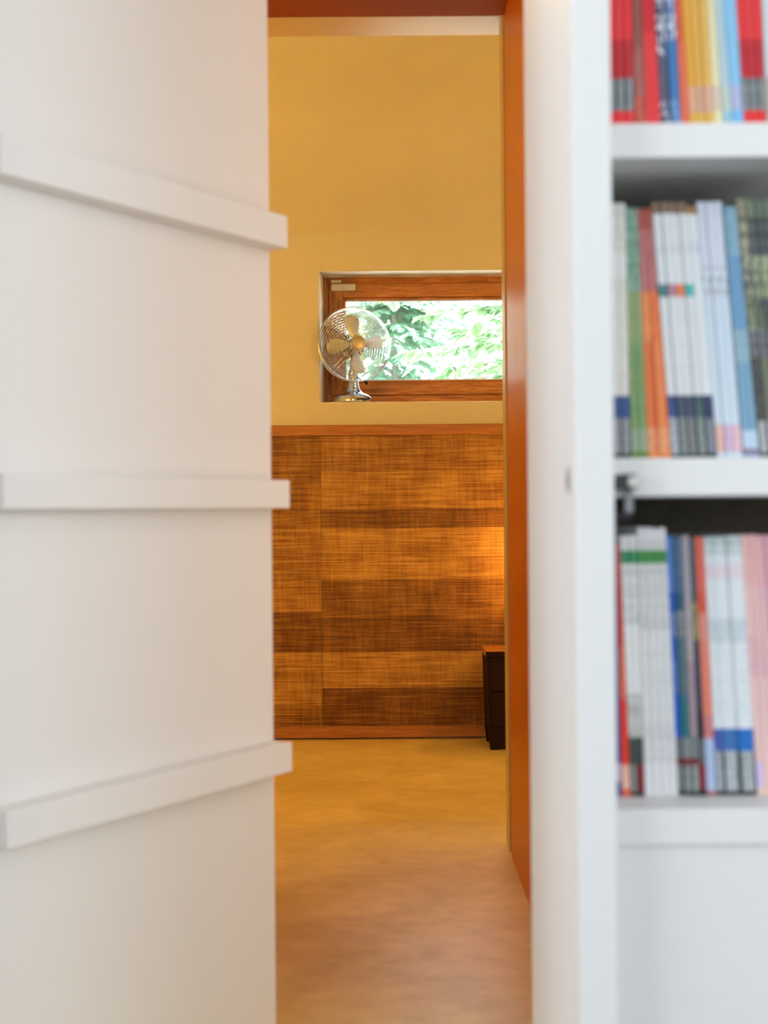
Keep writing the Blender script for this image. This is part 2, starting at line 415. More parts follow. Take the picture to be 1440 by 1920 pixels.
# ------------------------------------------------------------------ wainscot of woven grasscloth
WT = P(720, 796, YB-0.03).z
xa, xb = -2.28, 2.38
struct(box('trim_5', xa, xb, YB-0.034, YB-0.0005, P(720, 816, YB-0.034).z, WT, RAIL, bev=0.003), 'oak rail along the top of the woven wainscot')
struct(box('baseboard_back', xa, xb, YB-0.034, YB-0.0005, 0.008, P(720, 1362, YB-0.034).z, RAIL, bev=0.003), 'oak rail along the foot of the woven wainscot')
wain = thing('wall_covering', (-0.27, YB-0.01, 0.05))
tag(wain, 'golden brown woven grasscloth panelling in light and dark strips below the window', 'wall covering')
Yc = YB - 0.02
z_top, z_bot = P(720, 816, Yc).z, P(720, 1362, Yc).z
def column(x0, x1, cuts):
    for (ya, yb_, tone, dy) in cuts:
        za = P(720, ya, Yc).z; zb = P(720, yb_, Yc).z
        o = box('woven_strip', x0+0.0006, x1-0.0006, Yc+dy, YB-0.0015, zb+0.0002, za-0.0002, WEAVE, wain)
        o.color = (tone, tone, tone, 1)
seam = P(603, 1100, Yc).x
column(seam, seam+1.05, [(814, 884, .52, 0), (884, 955, .66, .0012), (955, 990, .24, 0), (990, 1087, .72, .0015), (1087, 1160, .36, .0005), (1160, 1222, .22, 0), (1222, 1290, .72, .0012), (1290, 1364, .18, 0)])
column(seam-1.0, seam, [(814, 900, .40, .001), (900, 955, .50, .0005), (955, 990, .42, .001), (990, 1146, .66, 0.0015), (1146, 1222, .24, .0005), (1222, 1322, .68, .0015), (1322, 1364, .42, 0)])
column(seam-2.0, seam-1.0, [(814, 960, .6, .001), (960, 1100, .35, 0), (1100, 1230, .65, .001), (1230, 1364, .3, 0)])
column(seam+1.05, seam+2.1, [(814, 940, .6, .001), (940, 1080, .35, 0), (1080, 1220, .65, .001), (1220, 1364, .3, 0)])

# ------------------------------------------------------------------ dark bedside chest, lamp beyond the jamb
cy0, cy1 = 5.86, 6.13
ch_x0 = P(913, 1300, cy0).x
zt = P(930, 1221, cy0).z
chest = thing('bedside_chest', (ch_x0+0.21, (cy0+cy1)/2, 0))
tag(chest, 'low dark-stained wooden bedside chest against the woven wall, partly behind the jamb', 'chest')
cx1 = ch_x0 + 0.44
bm = bmesh.new()
add_box(bm, ch_x0, cx1, cy0+0.006, cy1, 0.075, zt-0.026)
for q in bm.verts:
    if q.co.x < ch_x0+0.01: q.co.x += 0.010*(1 - q.co.z/zt)
bm_obj('carcass', bm, DARKWOOD, chest)
box('top', ch_x0-0.004, cx1+0.004, cy0-0.004, cy1+0.004, zt-0.024, zt, wood('lamplit_chest_top', (0.30, 0.12, 0.035, 1), (0.46, 0.2, 0.06, 1), (1, 9, 9), 5, 0.35), chest, 0.002)  # top coloured lighter than the body to stand in for lamplight
# the front edge of the top keeps the body colour, without the painted lamplight
box('top_edge', ch_x0-0.0035, cx1+0.0035, cy0-0.006, cy0-0.0042, zt-0.024, zt-0.002, DARKWOOD, chest)
d0 = 0.10
for k in range(2):
    za = d0 + k*0.145
    dr = box('drawer', ch_x0+0.016, cx1-0.016, cy0-0.001, cy0+0.0058, za, za+0.138, DARKWOOD, chest, 0.001)
    b = bmesh.new(); M = Matrix.Translation(((ch_x0+cx1)/2, cy0-0.001, za+0.07)) @ Matrix.Rotation(PI/2, 4, 'X')
    lathe(b, [(0.0, 0.022), (0.012, 0.020), (0.013, 0.014), (0.006, 0.008), (0.006, 0.0)], 20, M)
    bm_obj('knob', b, STEEL, dr, smooth=True)
for lx in (ch_x0+0.006, cx1-0.05):
    for ly in (cy0+0.008, cy1-0.05):
        bm = bmesh.new(); vv = add_box(bm, lx, lx+0.044, ly, ly+0.04, 0, 0.075)
        for q in bm.verts:
            if q.co.z < 0.01 and lx < ch_x0+0.1: q.co.x += 0.008 if q.co.x < lx+0.02 else 0
        bm_obj('leg', bm, DARKWOOD, chest)
box('plinth', ch_x0+0.012, cx1-0.012, cy0+0.009, cy0+0.02, 0.004, 0.074, DARKWOOD, chest)

lx, ly = ch_x0+0.25, 5.99
tl = thing('table_lamp', (lx, ly, zt)); tag(tl, 'small glass globe table lamp glowing on the dark chest, behind the jamb', 'lamp')
b = bmesh.new(); lathe(b, [(0.0, 0), (0.055, 0), (0.055, 0.012), (0.02, 0.02), (0.01, 0.05), (0.01, 0.32), (0.0, 0.32)], 32)
bm_obj('base', b, STEEL, tl, local=True, smooth=True)
sm = N('clear_globe_glass', 0.9, 0.1)
tr_ = sm.n('ShaderNodeBsdfTransparent'); tr_.inputs[0].default_value = (1.0, 0.97, 0.9, 1); mx = sm.n('ShaderNodeMixShader'); mx.inputs[0].default_value = 0.9
sm.l(sm.b.outputs[0], mx.inputs[1]); sm.l(tr_.outputs[0], mx.inputs[2]); sm.l(mx.outputs[0], sm.t.nodes['Material Output'].inputs['Surface'])
b = bmesh.new(); lathe(b, [(0.02, 0.315)] + [(0.075*math.sin(math.radians(t)), 0.385-0.075*math.cos(math.radians(t))) for t in range(20, 181, 10)], 40)
bm_obj('globe', b, sm.m, tl, local=True, smooth=True)
b = bmesh.new(); lathe(b, [(0.0, 0.32), (0.012, 0.32), (0.012, 0.345), (0.0, 0.345)], 16)
bm_obj('bulb_holder', b, PALEP, tl, local=True, smooth=True)
lamp('bedside_bulb', 'POINT', (lx, ly, zt+0.385), 6.5, (1.0, 0.46, 0.10), shadow_soft_size=0.02)

# ------------------------------------------------------------------ the white door with three battens
PL = Vector((-712*1.77/F, 1.77, 0)); PR = Vector((-175.6*2.292/F, 2.292, 0))
d = (PR-PL).normalized(); nrm = Vector((d.y, -d.x, 0))
L = (PR-PL).length; TB = 0.036
ang = math.atan2(d.y, d.x)
door = thing('door_1', (PL.x, PL.y, 0), (0, 0, ang)); struct(door, 'white door standing open with three horizontal battens')
# local frame: x along the door, -y towards the camera
box('door_panel', -0.01, L-0.001, TB, TB+0.04, 0.012, 2.15, WHITE, door, 0.0015, local=True)
for (a, b_) in ((0.478, 0.426), (0.0525, 0.0075), (-0.3695, -0.4168)):
    box('batten', 0, L, 0, TB, H+b_, H+a, WHITE, door, 0.002, local=True)
for hz in (0.25, 1.85):
    b = bmesh.new(); lathe(b, [(0, 0), (0.008, 0), (0.008, 0.09), (0, 0.09)], 16, Matrix.Translation((-0.02, TB+0.03, hz)))
    bm_obj('hinge', b, STEEL, door, local=True, smooth=True)

# ------------------------------------------------------------------ bookcase
X0, X1, XR = 0.1984, 0.2385, 1.42
YP, YS, YM, YK = 1.47, 1.50, 1.572, 1.93
bc = thing('bookcase', (0.8, 1.7, 0)); tag(bc, 'white built-in bookcase full of magazines beside the doorway, its edge post facing the room', 'bookcase')
box('side_panel', X0, X1, YP, 1.96, 0, 2.199, WHITE, bc, 0.002)
box('side_panel', XR, XR+0.04, YP, 1.96, 0, 2.199, WHITE, bc, 0.002)
box('back_panel', X1+0.0005, XR-0.0005, YK, YK+0.02, 0, 2.199, DARKBACK, bc)
SH = [(0.3712, 0.4078), (0.0141, 0.0546), (-0.3543, -0.3166), (0.735, 0.772), (1.10, 1.137)]
for a, b_ in SH:
    box('shelf', X1+0.0005, XR-0.0005, YS, YK-0.0005, H+a, H+b_, WHITE, bc, 0.0015)
dr = box('cabinet_door', X1+0.001, XR-0.6, YS+0.006, YS+0.024, 0.06, H-0.3548, WHITE, bc, 0.001)
dr = box('cabinet_door', XR-0.597, XR-0.001, YS+0.006, YS+0.024, 0.06, H-0.3548, WHITE, bc, 0.001)
box('plinth', X1+0.001, XR-0.001, YS+0.03, YS+0.05, 0, 0.058, WHITE, bc)
sp = box('strike_plate', X0-0.0015, X0-0.0001, 1.512, 1.534, H+0.018, H+0.046, plain('pale_strike_metal', (0.5, 0.5, 0.49), 0.5, 0.4), bc)
tag(sp, 'small metal strike plate set in the edge post')
box('slot', X0-0.0020, X0-0.0015, 1.518, 1.528, H+0.024, H+0.040, BLACK, sp)

# ------------------------------------------------------------------ magazines
def mag(shelf_z, xb0, xb1, xt0, xt1, yt, bands, label, group):
    """four corners seen on the shelf at the real spine plane; bands = [(y_from, colour, ink, amount)] from the top down"""
    gap = 0.00025; dep = 0.205 + random.uniform(-0.01, 0.004)
    yj = YM + random.uniform(-0.0015, 0.002)
    yref = {0: 226, 1: 857, 2: 1491}[shelf_z]; zb = H + [0.4078, 0.0546, -0.3166][shelf_z] + 0.0003
    def X(px, py): return P(px, py, YM).x
    bl, br = X(xb0, yref), X(xb1, yref)
    ztop = P(1290, yt, YM).z
    if shelf_z == 0: tl_, tr2 = bl + (X(xt0, 0)-bl), br + (X(xt1, 0)-br)      # corners given at y = 0, extended upwards
    else: tl_, tr2 = X(xt0, yt), X(xt1, yt)
    zv = P(1290, yref, YM).z
    if shelf_z == 0:
        z0 = P(1290, 0, YM).z; k = (ztop-zv)/(z0-zv); tl_ = bl + (tl_-bl)*k; tr2 = br + (tr2-br)*k
    def lr(z):
        t = (z - zv)/(ztop - zv)
        return bl + (tl_-bl)*t + gap, br + (tr2-br)*t - gap
    zs = [ztop]; cs = []
    for i, bd in enumerate(bands):
        cs.append(bd[1:])
        if i+1 < len(bands): zs.append(P(1290, bands[i+1][0], YM).z)
    zs.append(zb)
    ox, oz = (bl+br)/2, zb
    me = bpy.data.meshes.new('magazine'); V = []; Fc = []; fc = []
    rnd = 0.0012
    for z in zs:
        l, r = lr(z)
        wq = r - l
        for (x, y) in ((l, dep), (l, rnd), (l+wq*0.12, rnd*0.25), (l+wq*0.5, 0), (r-wq*0.12, rnd*0.25), (r, rnd), (r, dep)):
            V.append((x-ox, y, z-oz))
    for i in range(len(zs)-1):
        for k in range(6):
            a = i*7+k; Fc.append((a, a+1, a+8, a+7)); fc.append((i, k))
    me.from_pydata(V, [], [tuple(reversed(f)) for f in Fc])
    ca = me.color_attributes.new('Col', 'FLOAT_COLOR', 'CORNER'); ia = me.color_attributes.new('Ink', 'FLOAT_COLOR', 'CORNER')
    for pi_, (i, k) in enumerate(fc):
        c, ink, am = cs[i][:3] if len(cs[i]) >= 3 else (cs[i][0], (0, 0, 0, 1), 0)
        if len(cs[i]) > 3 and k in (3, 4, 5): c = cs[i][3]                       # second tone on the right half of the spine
        lum = c[1]; grey = max(c[:3]) - min(c[:3]) < 0.12 and 0.1 < lum < 0.55
        foot = bands[i][0] in (146, 783, 785, 790, 803, 1409, 1433, 1434)
        if foot and grey and k in (0, 1, 4, 5): c, am = S(30, 40, 42), 0         # grey foot labels stop short of the spine edges
        for li in me.polygons[pi_].loop_indices:
            ca.data[li].color = c
            ia.data[li].color = (ink[0], ink[1], ink[2], am if 1 <= k <= 4 else 0)
    me.materials.append(PRINT)
    o = place(me, 'magazine', local=True); o.location = (ox, yj, oz)
    tag(o, label, 'magazine', group)
    # page block
    bm = bmesh.new(); q = []
    for z in (zb+0.001, ztop-0.0015):
        l, r = lr(z); e = min(0.0006, (r-l)*0.15)
        q.append([bm.verts.new((x-ox, y, z-oz)) for x, y in ((l+e, 0.002), (r-e, 0.002), (r-e, dep-0.002), (l+e, dep-0.002))])
    bm.faces.new(q[0]); bm.faces.new(q[1])
    for i in range(4): bm.faces.new((q[0][i], q[0][(i+1) % 4], q[1][(i+1) % 4], q[1][i]))
    bm_obj('pages', bm, PAPER, o, local=True)
    return o

def S(r_, g_, b_):
    c = srgb(r_, g_, b_); return tuple(min(0.90, x*1.12) for x in c[:3]) + (1,)
RED, DRED, GL, GREYD = S(232,48,50), S(196,34,44), S(150,158,160), S(60,66,68)
WH, CR, LAV = S(222,224,226), S(220,216,208), S(214,222,236)
INK = S(120,124,128)
ORD = ['first','second','third','fourth','fifth','sixth','seventh','eighth','ninth','tenth','eleventh','twelfth','thirteenth','fourteenth','fifteenth','sixteenth','seventeenth','eighteenth','nineteenth','twentieth','twenty-first','twenty-second','twenty-third','twenty-fourth','twenty-fifth','twenty-sixth']
def split(x0, x1, n): return [(x0+(x1-x0)*i/n, x0+(x1-x0)*(i+1)/n) for i in range(n)]
def row(idx, shelf_name, items):
    k = 0
    for (xb0, xb1, xt0, xt1, yt, n, bands, desc) in items:
        B, T = split(xb0, xb1, n), split(xt0, xt1, n)
        for i in range(n):
            bd = bands(i) if callable(bands) else bands
            ds = desc[i] if isinstance(desc, (list, tuple)) else desc
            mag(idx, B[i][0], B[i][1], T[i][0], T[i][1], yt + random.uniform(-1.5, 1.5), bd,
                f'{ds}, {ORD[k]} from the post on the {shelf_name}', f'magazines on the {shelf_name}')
            k += 1
def redgrey(i):
    return [(0, RED if i != 1 else S(226,58,60)), (74, DRED, S(150,30,60), .25), (146, GL, GREYD, .55), (207, RED)]
TOPY = -255
row(0, 'top shelf', [
    (1141,1189,1137,1184,TOPY,3, redgrey, 'red magazine with a grey spine label'),
    (1189,1211,1184,1203,TOPY,1, [(0, S(150,84,72), S(120,60,60), .4), (90, S(160,104,92), S(190,60,70), .4), (180, S(186,70,66), S(230,150,90), .4)], 'brown-red magazine with a worn spine'),
    (1211,1240,1203,1228,TOPY,2, [(0, S(214,40,52)), (60, S(238,60,62))], 'plain bright red magazine'),
    (1240,1258,1228,1247,TOPY,1, [(0, S(50,62,92), S(216,222,234), 1.0), (100, S(88,88,112), S(110,110,130), .4), (190, S(44,54,84), S(216,222,234), .8)], 'dark navy magazine with pale lettering'),
    (1258,1277,1247,1265,TOPY,1, [(0, S(88,120,180), S(214,222,236), .9), (74, S(58,122,184)), (186, S(76,130,190), S(170,200,230), .5)], 'blue magazine with pale lettering above'),
    (1277,1294,1265,1278,TOPY,1, [(0, S(226,96,60), S(200,110,70), .4), (80, S(246,112,78))], 'orange-red magazine'),
    (1294,1338,1278,1325,TOPY,3, lambda i: [(0, [S(252,172,64), S(246,180,78), S(238,184,92)][i]), (162, [S(228,178,150), S(214,168,150), S(222,180,160)][i], S(240,180,80), .4), (212, S(250,186,74))], ['deep orange-yellow magazine', 'orange-yellow magazine', 'ochre-yellow magazine']),
    (1338,1356,1325,1340,TOPY,1, [(0, S(232,224,180)), (162, S(216,198,180), S(230,210,180), .5), (208, S(238,226,176))], 'cream magazine'),
    (1356,1374,1340,1355,TOPY,1, [(0, S(182,206,214)), (165, S(190,206,196)), (210, S(150,196,216))], 'pale grey-blue magazine'),
    (1374,1395,1355,1380,TOPY,1, [(0, S(136,194,230)), (160, S(178,180,214), S(150,190,230), .4), (206, S(120,188,232))], 'sky-blue magazine'),
    (1395,1438,1380,1428,TOPY,3, redgrey, 'vermilion red magazine with a grey spine label'),
    (1438,1462,1428,1450,TOPY,1, [(0, S(205,210,214)), (146, S(190,180,170))], 'pale magazine cut by the picture edge'),
])
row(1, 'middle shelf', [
    (1150,1184,1143,1173,379,2, [(0, CR, S(196,190,182), .5), (470, S(222,221,216)), (520, CR, S(190,186,182), .35), (741, S(44,74,134), S(30,50,90), .3), (783, S(152,152,158), S(90,100,100), .4), (850, S(24,40,38))], 'white magazine with a blue and grey foot'),
    (1184,1216,1173,1195,389,2, lambda i: [(0, S(106,150,124), S(180,200,190), .5), (545, S(146,164,110), S(120,140,90), .4), (640, S(112,146,84), S(160,180,150), .3), (803, S(150,166,142), S(104,140,84), .4), (845, S(98,136,62))], ['sage green magazine with pale lettering', 'green magazine with pale lettering']),
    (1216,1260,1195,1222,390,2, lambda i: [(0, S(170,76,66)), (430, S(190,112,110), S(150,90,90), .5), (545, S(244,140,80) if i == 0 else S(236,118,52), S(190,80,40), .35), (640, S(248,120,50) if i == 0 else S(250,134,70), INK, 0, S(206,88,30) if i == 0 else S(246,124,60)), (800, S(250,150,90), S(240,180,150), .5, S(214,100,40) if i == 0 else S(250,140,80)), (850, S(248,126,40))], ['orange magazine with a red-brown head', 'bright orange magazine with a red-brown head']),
    (1260,1327,1222,1288,380,4, lambda i: [(0, S(150,120,96), S(70,60,50), .7), (400, S(222,226,228)), (450, WH, S(200,204,208), .6), (475, S(222,226,228)), (532, [S(60,130,134), S(176,130,146), S(236,128,84), S(70,184,180)][i]), (556, WH, S(204,208,212), .3), (741, [S(44,78,144), S(70,78,104), S(66,76,106), S(72,100,104)][i], S(50,60,76), .4), (783, [S(176,184,196), S(138,146,146), S(136,140,144), S(142,156,148)][i], S(90,100,100), .4), (852, S(30,44,46))],
        ['white magazine, teal dash and blue foot', 'white magazine, mauve dash and slate foot', 'white magazine, orange dash and slate foot', 'white magazine, turquoise dash and grey foot']),
    (1327,1345,1288,1306,386,1, [(0, S(180,140,70), S(40,60,50), .6), (402, S(226,230,242)), (450, LAV, S(190,200,216), .6), (475, S(224,230,242)), (741, S(30,48,86)), (785, S(128,136,150)), (850, S(28,40,46))], 'white magazine with a navy foot'),
    (1345,1395,1306,1354,378,3, lambda i: [(0, S(212,218,234)), (500, LAV, S(120,128,146), .6), (560, S(206,220,236)), (797, [S(246,176,158), S(204,170,200), S(240,184,190)][i], LAV, .4), (848, S(206,222,238))], ['lavender-white magazine with a salmon label', 'lavender-white magazine with a mauve label', 'lavender-white magazine with a pink label']),
    (1395.5,1425,1357,1380,389,2, lambda i: [(0, S(140,182,204) if i else S(122,168,190), S(160,190,206), .5), (480, S(112,160,196)), (620, S(150,184,196), S(120,160,190), .5), (680, S(124,166,192)), (808, S(190,212,230)), (842, S(140,130,160), S(180,60,90), .5), (852, S(140,170,200))], ['steel blue magazine with a pale foot', 'light steel blue magazine with a pale foot']),
    (1425,1500,1380,1450,374,4, lambda i: [(0, [S(150,146,122),S(120,132,104),S(96,110,96),S(110,126,98)][i], S(60,70,64), .6), (410, [S(160,156,132),S(84,92,92),S(70,80,82),S(100,112,92)][i], S(40,46,52), .8), (480, [S(84,80,84),S(96,108,90),S(120,132,100),S(70,76,80)][i], S(176,184,150), .8), (560, [S(140,146,112),S(104,116,92),S(72,78,82),S(120,132,104)][i], S(50,56,62), .9), (620, S(110,112,118), S(60,66,60), .7), (672, S(54,50,56) if i % 2 == 0 else S(104,112,90), S(110,118,96), .3), (790, S(172,176,178), S(110,116,116), .3), (850, S(50,60,50))], ['dark mottled olive magazine with a grey label', 'mottled grey-green magazine', 'dark mottled magazine near the picture edge', 'mottled magazine cut by the picture edge']),
])
def white_foot(blue, grey):
    return [(0, S(196,210,212), S(110,130,130), .5), (1022, S(206,218,218), S(150,170,170), .5), (1040, S(220,226,232)), (1058, S(222,218,226), S(230,200,206), .5), (1088, S(222,228,234)), (1160, S(206,216,222), S(180,192,200), .5), (1205, S(222,228,232), S(196,208,216), .3), (1367, blue), (1409, grey, S(90,96,100), .35), (1484, S(24,34,36))]
row(2, 'lower shelf', [
    (1157,1166,1152,1156,1019,1, [(0, S(170,90,130)), (1100, S(84,82,160)), (1430, S(200,190,214)), (1465, S(60,90,160))], 'thin violet-blue magazine'),
    (1166,1183,1156,1161,1019,1, [(0, S(222,96,90)), (1100, S(216,72,52)), (1210, S(226,110,74)), (1310, S(222,56,32)), (1433, S(238,186,170), S(226,110,80), .35), (1478, S(222,96,70))], 'orange-red magazine with a salmon label'),
    (1183,1209,1161,1195,1003,2, lambda i: [(0, S(216,216,214), S(170,170,168), .4), (1031, S(50,140,98), S(40,110,60), .5), (1056, S(218,219,216), S(160,162,160), .6), (1170, S(224,224,222)), (1300, S(206,206,202), S(140,140,138), .6), (1382, S(66,76,72), S(40,40,44), .4), (1433, S(126,134,128) if i == 0 else S(130,28,40)), (1484, S(26,34,32))], ['off-white magazine, green band and grey foot', 'off-white magazine, green band and red foot']),
    (1209,1272,1195,1248,990,4, lambda i: [(0, S(228,228,230)), (1012, S(214,215,214), S(190,190,186), .4), (1031, S(70,150,70), S(40,120,60), .5), (1056, S(216,217,216), S(176,178,176), .5), (1180, S(222,223,222), S(196,198,198), .4), (1350, S(218,219,219), S(180,180,184), .5), (1430, S(220,221,222))], 'tall off-white magazine with a green band'),
    (1272,1284,1248,1262,1006,1, [(0, S(84,130,204)), (1110, S(40,96,190)), (1150, S(120,140,190), S(60,110,190), .6), (1195, S(40,100,184)), (1240, S(90,124,190), S(40,100,190), .5), (1300, S(28,98,196)), (1383, S(110,116,118)), (1422, S(120,30,46)), (1434, S(140,150,148), S(80,90,90), .4), (1484, S(24,34,36))], 'royal blue magazine with a grey foot'),
    (1284,1298,1262,1277,1006,1, [(0, S(58,96,128), S(100,130,150), .4), (1112, S(20,84,112)), (1145, S(130,140,140), S(70,90,100), .6), (1195, S(70,104,112), S(110,130,130), .5), (1305, S(34,110,116)), (1383, S(130,138,140)), (1422, S(116,36,50)), (1434, S(150,158,156), S(90,90,94), .4), (1484, S(24,34,36))], 'petrol blue magazine with a grey foot'),
    (1298,1314,1277,1292,1005,1, [(0, S(166,158,166)), (1130, S(176,164,170), S(140,130,110), .5), (1240, S(160,140,148)), (1380, S(120,128,126)), (1422, S(116,30,46)), (1434, S(150,156,152), S(90,90,94), .4), (1484, S(26,34,34))], 'mauve-grey magazine with a grey foot'),
    (1314,1325,1292,1301,1008,1, [(0, S(60,84,96), S(90,110,110), .4), (1130, S(130,132,82), S(180,170,120), .5), (1200, S(44,60,84)), (1330, S(22,32,44)), (1385, S(96,104,104)), (1432, S(146,26,44)), (1480, S(30,34,36))], 'dark slate magazine with a dark red foot'),
    (1325,1344,1301,1318,1006,1, [(0, S(220,96,78)), (1110, S(214,80,56)), (1150, S(222,146,130), S(216,90,70), .4), (1200, S(226,128,104)), (1340, S(200,124,124), S(236,130,110), .4), (1385, S(176,194,224), S(150,170,210), .4), (1483, S(170,100,96))], 'coral red magazine with a pale blue label'),
    (1344,1360,1318,1332,1007,1, white_foot(S(72,88,168), S(170,178,184)), 'thin white magazine, violet-blue foot band'),
    (1360,1390,1332,1361,1006,1, white_foot(S(60,110,176), S(180,186,192)), 'thick white magazine, dull blue foot band'),
    (1390,1420,1361,1389,1006,1, white_foot(S(28,108,190), S(168,176,180)), 'thick white magazine, bright blue foot band'),
    (1420,1485,1389,1445,1004,4, lambda i: [(0, [S(240,186,180), S(236,178,176), S(230,178,178), S(216,160,180)][i]), (1100, [S(234,194,190), S(228,186,186), S(228,184,186), S(206,170,190)][i]), (1195, S(224,180,190), S(236,190,150), .4), (1270, S(238,196,192), S(228,180,180), .3), (1430, S(210,190,226) if i == 0 else S(240,196,180)), (1480, S(240,204,180))], ['pale pink magazine with a lilac foot label', 'rose pink magazine', 'pale pink magazine near the picture edge', 'mauve pink magazine cut by the picture edge']),
])
# small clip light on the middle shelf edge
zc = H + 0.0343
clip = thing('clip_light', (P(1174, 905, YS).x, YS-0.012, zc-0.01))
tag(clip, 'small black clip light with a pale round end, clamped on the middle shelf edge', 'lamp')
cx0, cx1_ = P(1153, 905, YS-0.01).x, P(1184, 905, YS-0.01).x
cz0, cz1 = P(1170, 919, YS-0.01).z, P(1170, 889, YS-0.01).z
def rounded_bar(name, x0, x1, z0, z1, y0, y1, mat, parent, rr):
    b = bmesh.new(); pts = []
    for (cx, cz, a0) in ((x1-rr, z1-rr, 0), (x0+rr, z1-rr, 90), (x0+rr, z0+rr, 180), (x1-rr, z0+rr, 270)):
        for q in range(7):
            t = math.radians(a0 + 15*q); pts.append((cx+rr*math.cos(t), cz+rr*math.sin(t)))
    f_ = [b.verts.new((x, y0, z)) for x, z in pts]; g_ = [b.verts.new((x, y1, z)) for x, z in pts]
    b.faces.new(f_); b.faces.new(g_[::-1])
    for q in range(len(pts)): b.faces.new((f_[q], f_[(q+1) % len(pts)], g_[(q+1) % len(pts)], g_[q]))
    return bm_obj(name, b, mat, parent)
cxe = P(1195, 905, YS-0.01).x
rounded_bar('body', cx0, cxe, cz0, cz1, YS-0.018, YS-0.0004, BLACK, clip, 0.005)
b = bmesh.new(); rr_ = (cz1-cz0)/2*0.78
M = Matrix.Translation((cxe-rr_*0.75, YS-0.0178, (cz0+cz1)/2)) @ Matrix.Rotation(PI/2, 4, 'X')
lathe(b, [(0, 0), (rr_, 0), (rr_, 0.003), (rr_*0.8, 0.0045), (0, 0.005)], 28, M)
bm_obj('lens', b, plain('frosted_lens', (0.58, 0.58, 0.54), 0.5, 0.3), clip, smooth=True)
GREYP = plain('grey_plastic', (0.30, 0.30, 0.31), 0.5, 0.4)
box('jaw', cx1_-0.006, cx1_+0.002, YS-0.008, YS-0.0004, H-0.003, cz0+0.001, GREYP, clip, 0.001)
b = bmesh.new(); tube(b, [(cx1_-0.002, YS-0.003, H-0.001), (cx1_-0.004, YS+0.010, H-0.006), (cx1_-0.010, YS+0.03, H-0.009), (cx1_-0.014, YS+0.05, H-0.010)], 0.005, 8)
bm_obj('cable', b, BLACK, clip, smooth=True)

# ------------------------------------------------------------------ desk fan on the window sill
fb = P(662.5, 754, YB+0.10); FY = YB + 0.103
fan = thing('desk_fan', (fb.x, FY, wb+0.0012)); tag(fan, 'chrome desk fan with four blades in a round wire cage, standing on the window sill', 'fan')
b = bmesh.new()
lathe(b, [(0, 0), (0.0985, 0), (0.1005, 0.003), (0.0995, 0.007), (0.091, 0.0085), (0.086, 0.009), (0.086, 0.020), (0.083, 0.027), (0.068, 0.038), (0.050, 0.045), (0.036, 0.055), (0.028, 0.068), (0.024, 0.085), (0.0225, 0.11), (0.0225, 0.135), (0, 0.135)], 64)
bm_obj('base', b, CHROME, fan, local=True, smooth=True)
box('switch_slot', 0.016, 0.066, -0.090, -0.045, 0.0105, 0.0185, BLACK, fan, 0.001, local=True)
yaw = math.radians(19); tilt = math.radians(3)
HC = Vector((0.010, -0.078, 0.254))
# head frame: local x right, y forward axis pointing away (front is -y), z up
HM = Matrix.Translation(HC) @ Matrix.Rotation(yaw, 4, 'Z') @ Matrix.Rotation(-tilt, 4, 'X')
R0 = 0.1635
def circ(r, y, n=72): return [HM @ Vector((r*math.cos(2*PI*i/n), y, r*math.sin(2*PI*i/n))) for i in range(n)]
def prof_front(r): return -0.004 - 0.046*math.sqrt(max(0, 1-(r/R0)**2.2))
def prof_back(r): return 0.020 + 0.060*math.sqrt(max(0, 1-(r/R0)**3))
def radial(ang, off, prof, ra, rb, n=10):
    out = []
    for i in range(n+1):
        r = ra + (rb-ra)*i/n
        x, z = r*math.cos(ang) - off*math.sin(ang), r*math.sin(ang) + off*math.cos(ang)
        out.append(HM @ Vector((x, prof(r), z)))
    return out
WR = 0.00115
def grille(name, prof, nr, a0, r_in):
    b = bmesh.new()
    for k in range(nr):
        r = r_in + (R0-0.004-r_in)*k/(nr-1)
        tube(b, circ(r, prof(r), 64), WR, 5, closed=True)
    for q in range(4):
        for off in (-0.008, 0.008):
            tube(b, radial(a0 + q*PI/2, off, prof, r_in, R0-0.002), 0.0012, 5)
    return bm_obj(name, b, WIRE, fan, local=True, smooth=True)
fg = grille('front_grille', prof_front, 20, math.radians(48), 0.033)
grille('rear_grille', prof_back, 11, math.radians(8), 0.052)
b = bmesh.new(); tube(b, circ(R0, -0.002, 96), 0.0030, 8, closed=True); tube(b, circ(R0-0.0005, 0.007, 96), 0.0026, 8, closed=True); tube(b, circ(R0-0.001, 0.016, 96), 0.0026, 8, closed=True)
bm_obj('rim', b, WIRE, fan, local=True, smooth=True)
b = bmesh.new(); MB = HM @ Matrix.Rotation(PI/2, 4, 'X')      # lathe z -> -y (forward)
lathe(b, [(0, 0.058), (0.024, 0.0575), (0.0285, 0.056), (0.0300, 0.053), (0.0315, 0.050), (0.0345, 0.048), (0.0345, 0.045), (0.0, 0.045)], 48, MB)
bd_ = bm_obj('hub_badge', b, BADGE, fan, local=True, smooth=True)
b = bmesh.new(); lathe(b, [(0, 0.030), (0.016, 0.028), (0.027, 0.018), (0.029, 0.0), (0.029, -0.02), (0, -0.02)], 36, MB)
bm_obj('hub', b, CHROME, fan, local=True, smooth=True)
b = bmesh.new(); lathe(b, [(0.0, -0.03), (0.045, -0.03), (0.055, -0.038), (0.056, -0.085), (0.053, -0.105), (0.042, -0.128), (0.02, -0.14), (0.0, -0.142)], 48, MB)
mot = bm_obj('motor_housing', b, CHROME, fan, local=True, smooth=True)
b = bmesh.new()
for k in range(22):
    a = 2*PI*k/22
    M = HM @ Matrix.Rotation(a, 4, 'Y') @ Matrix.Translation((0.0475, 0.0298, 0))
    add_box(b, -0.012, 0.006, -0.0016, 0.0, -0.0035, 0.0035, 0, M)
bm_obj('cooling_slot', b, BLACK, fan, local=True)['kind'] = 'stuff'
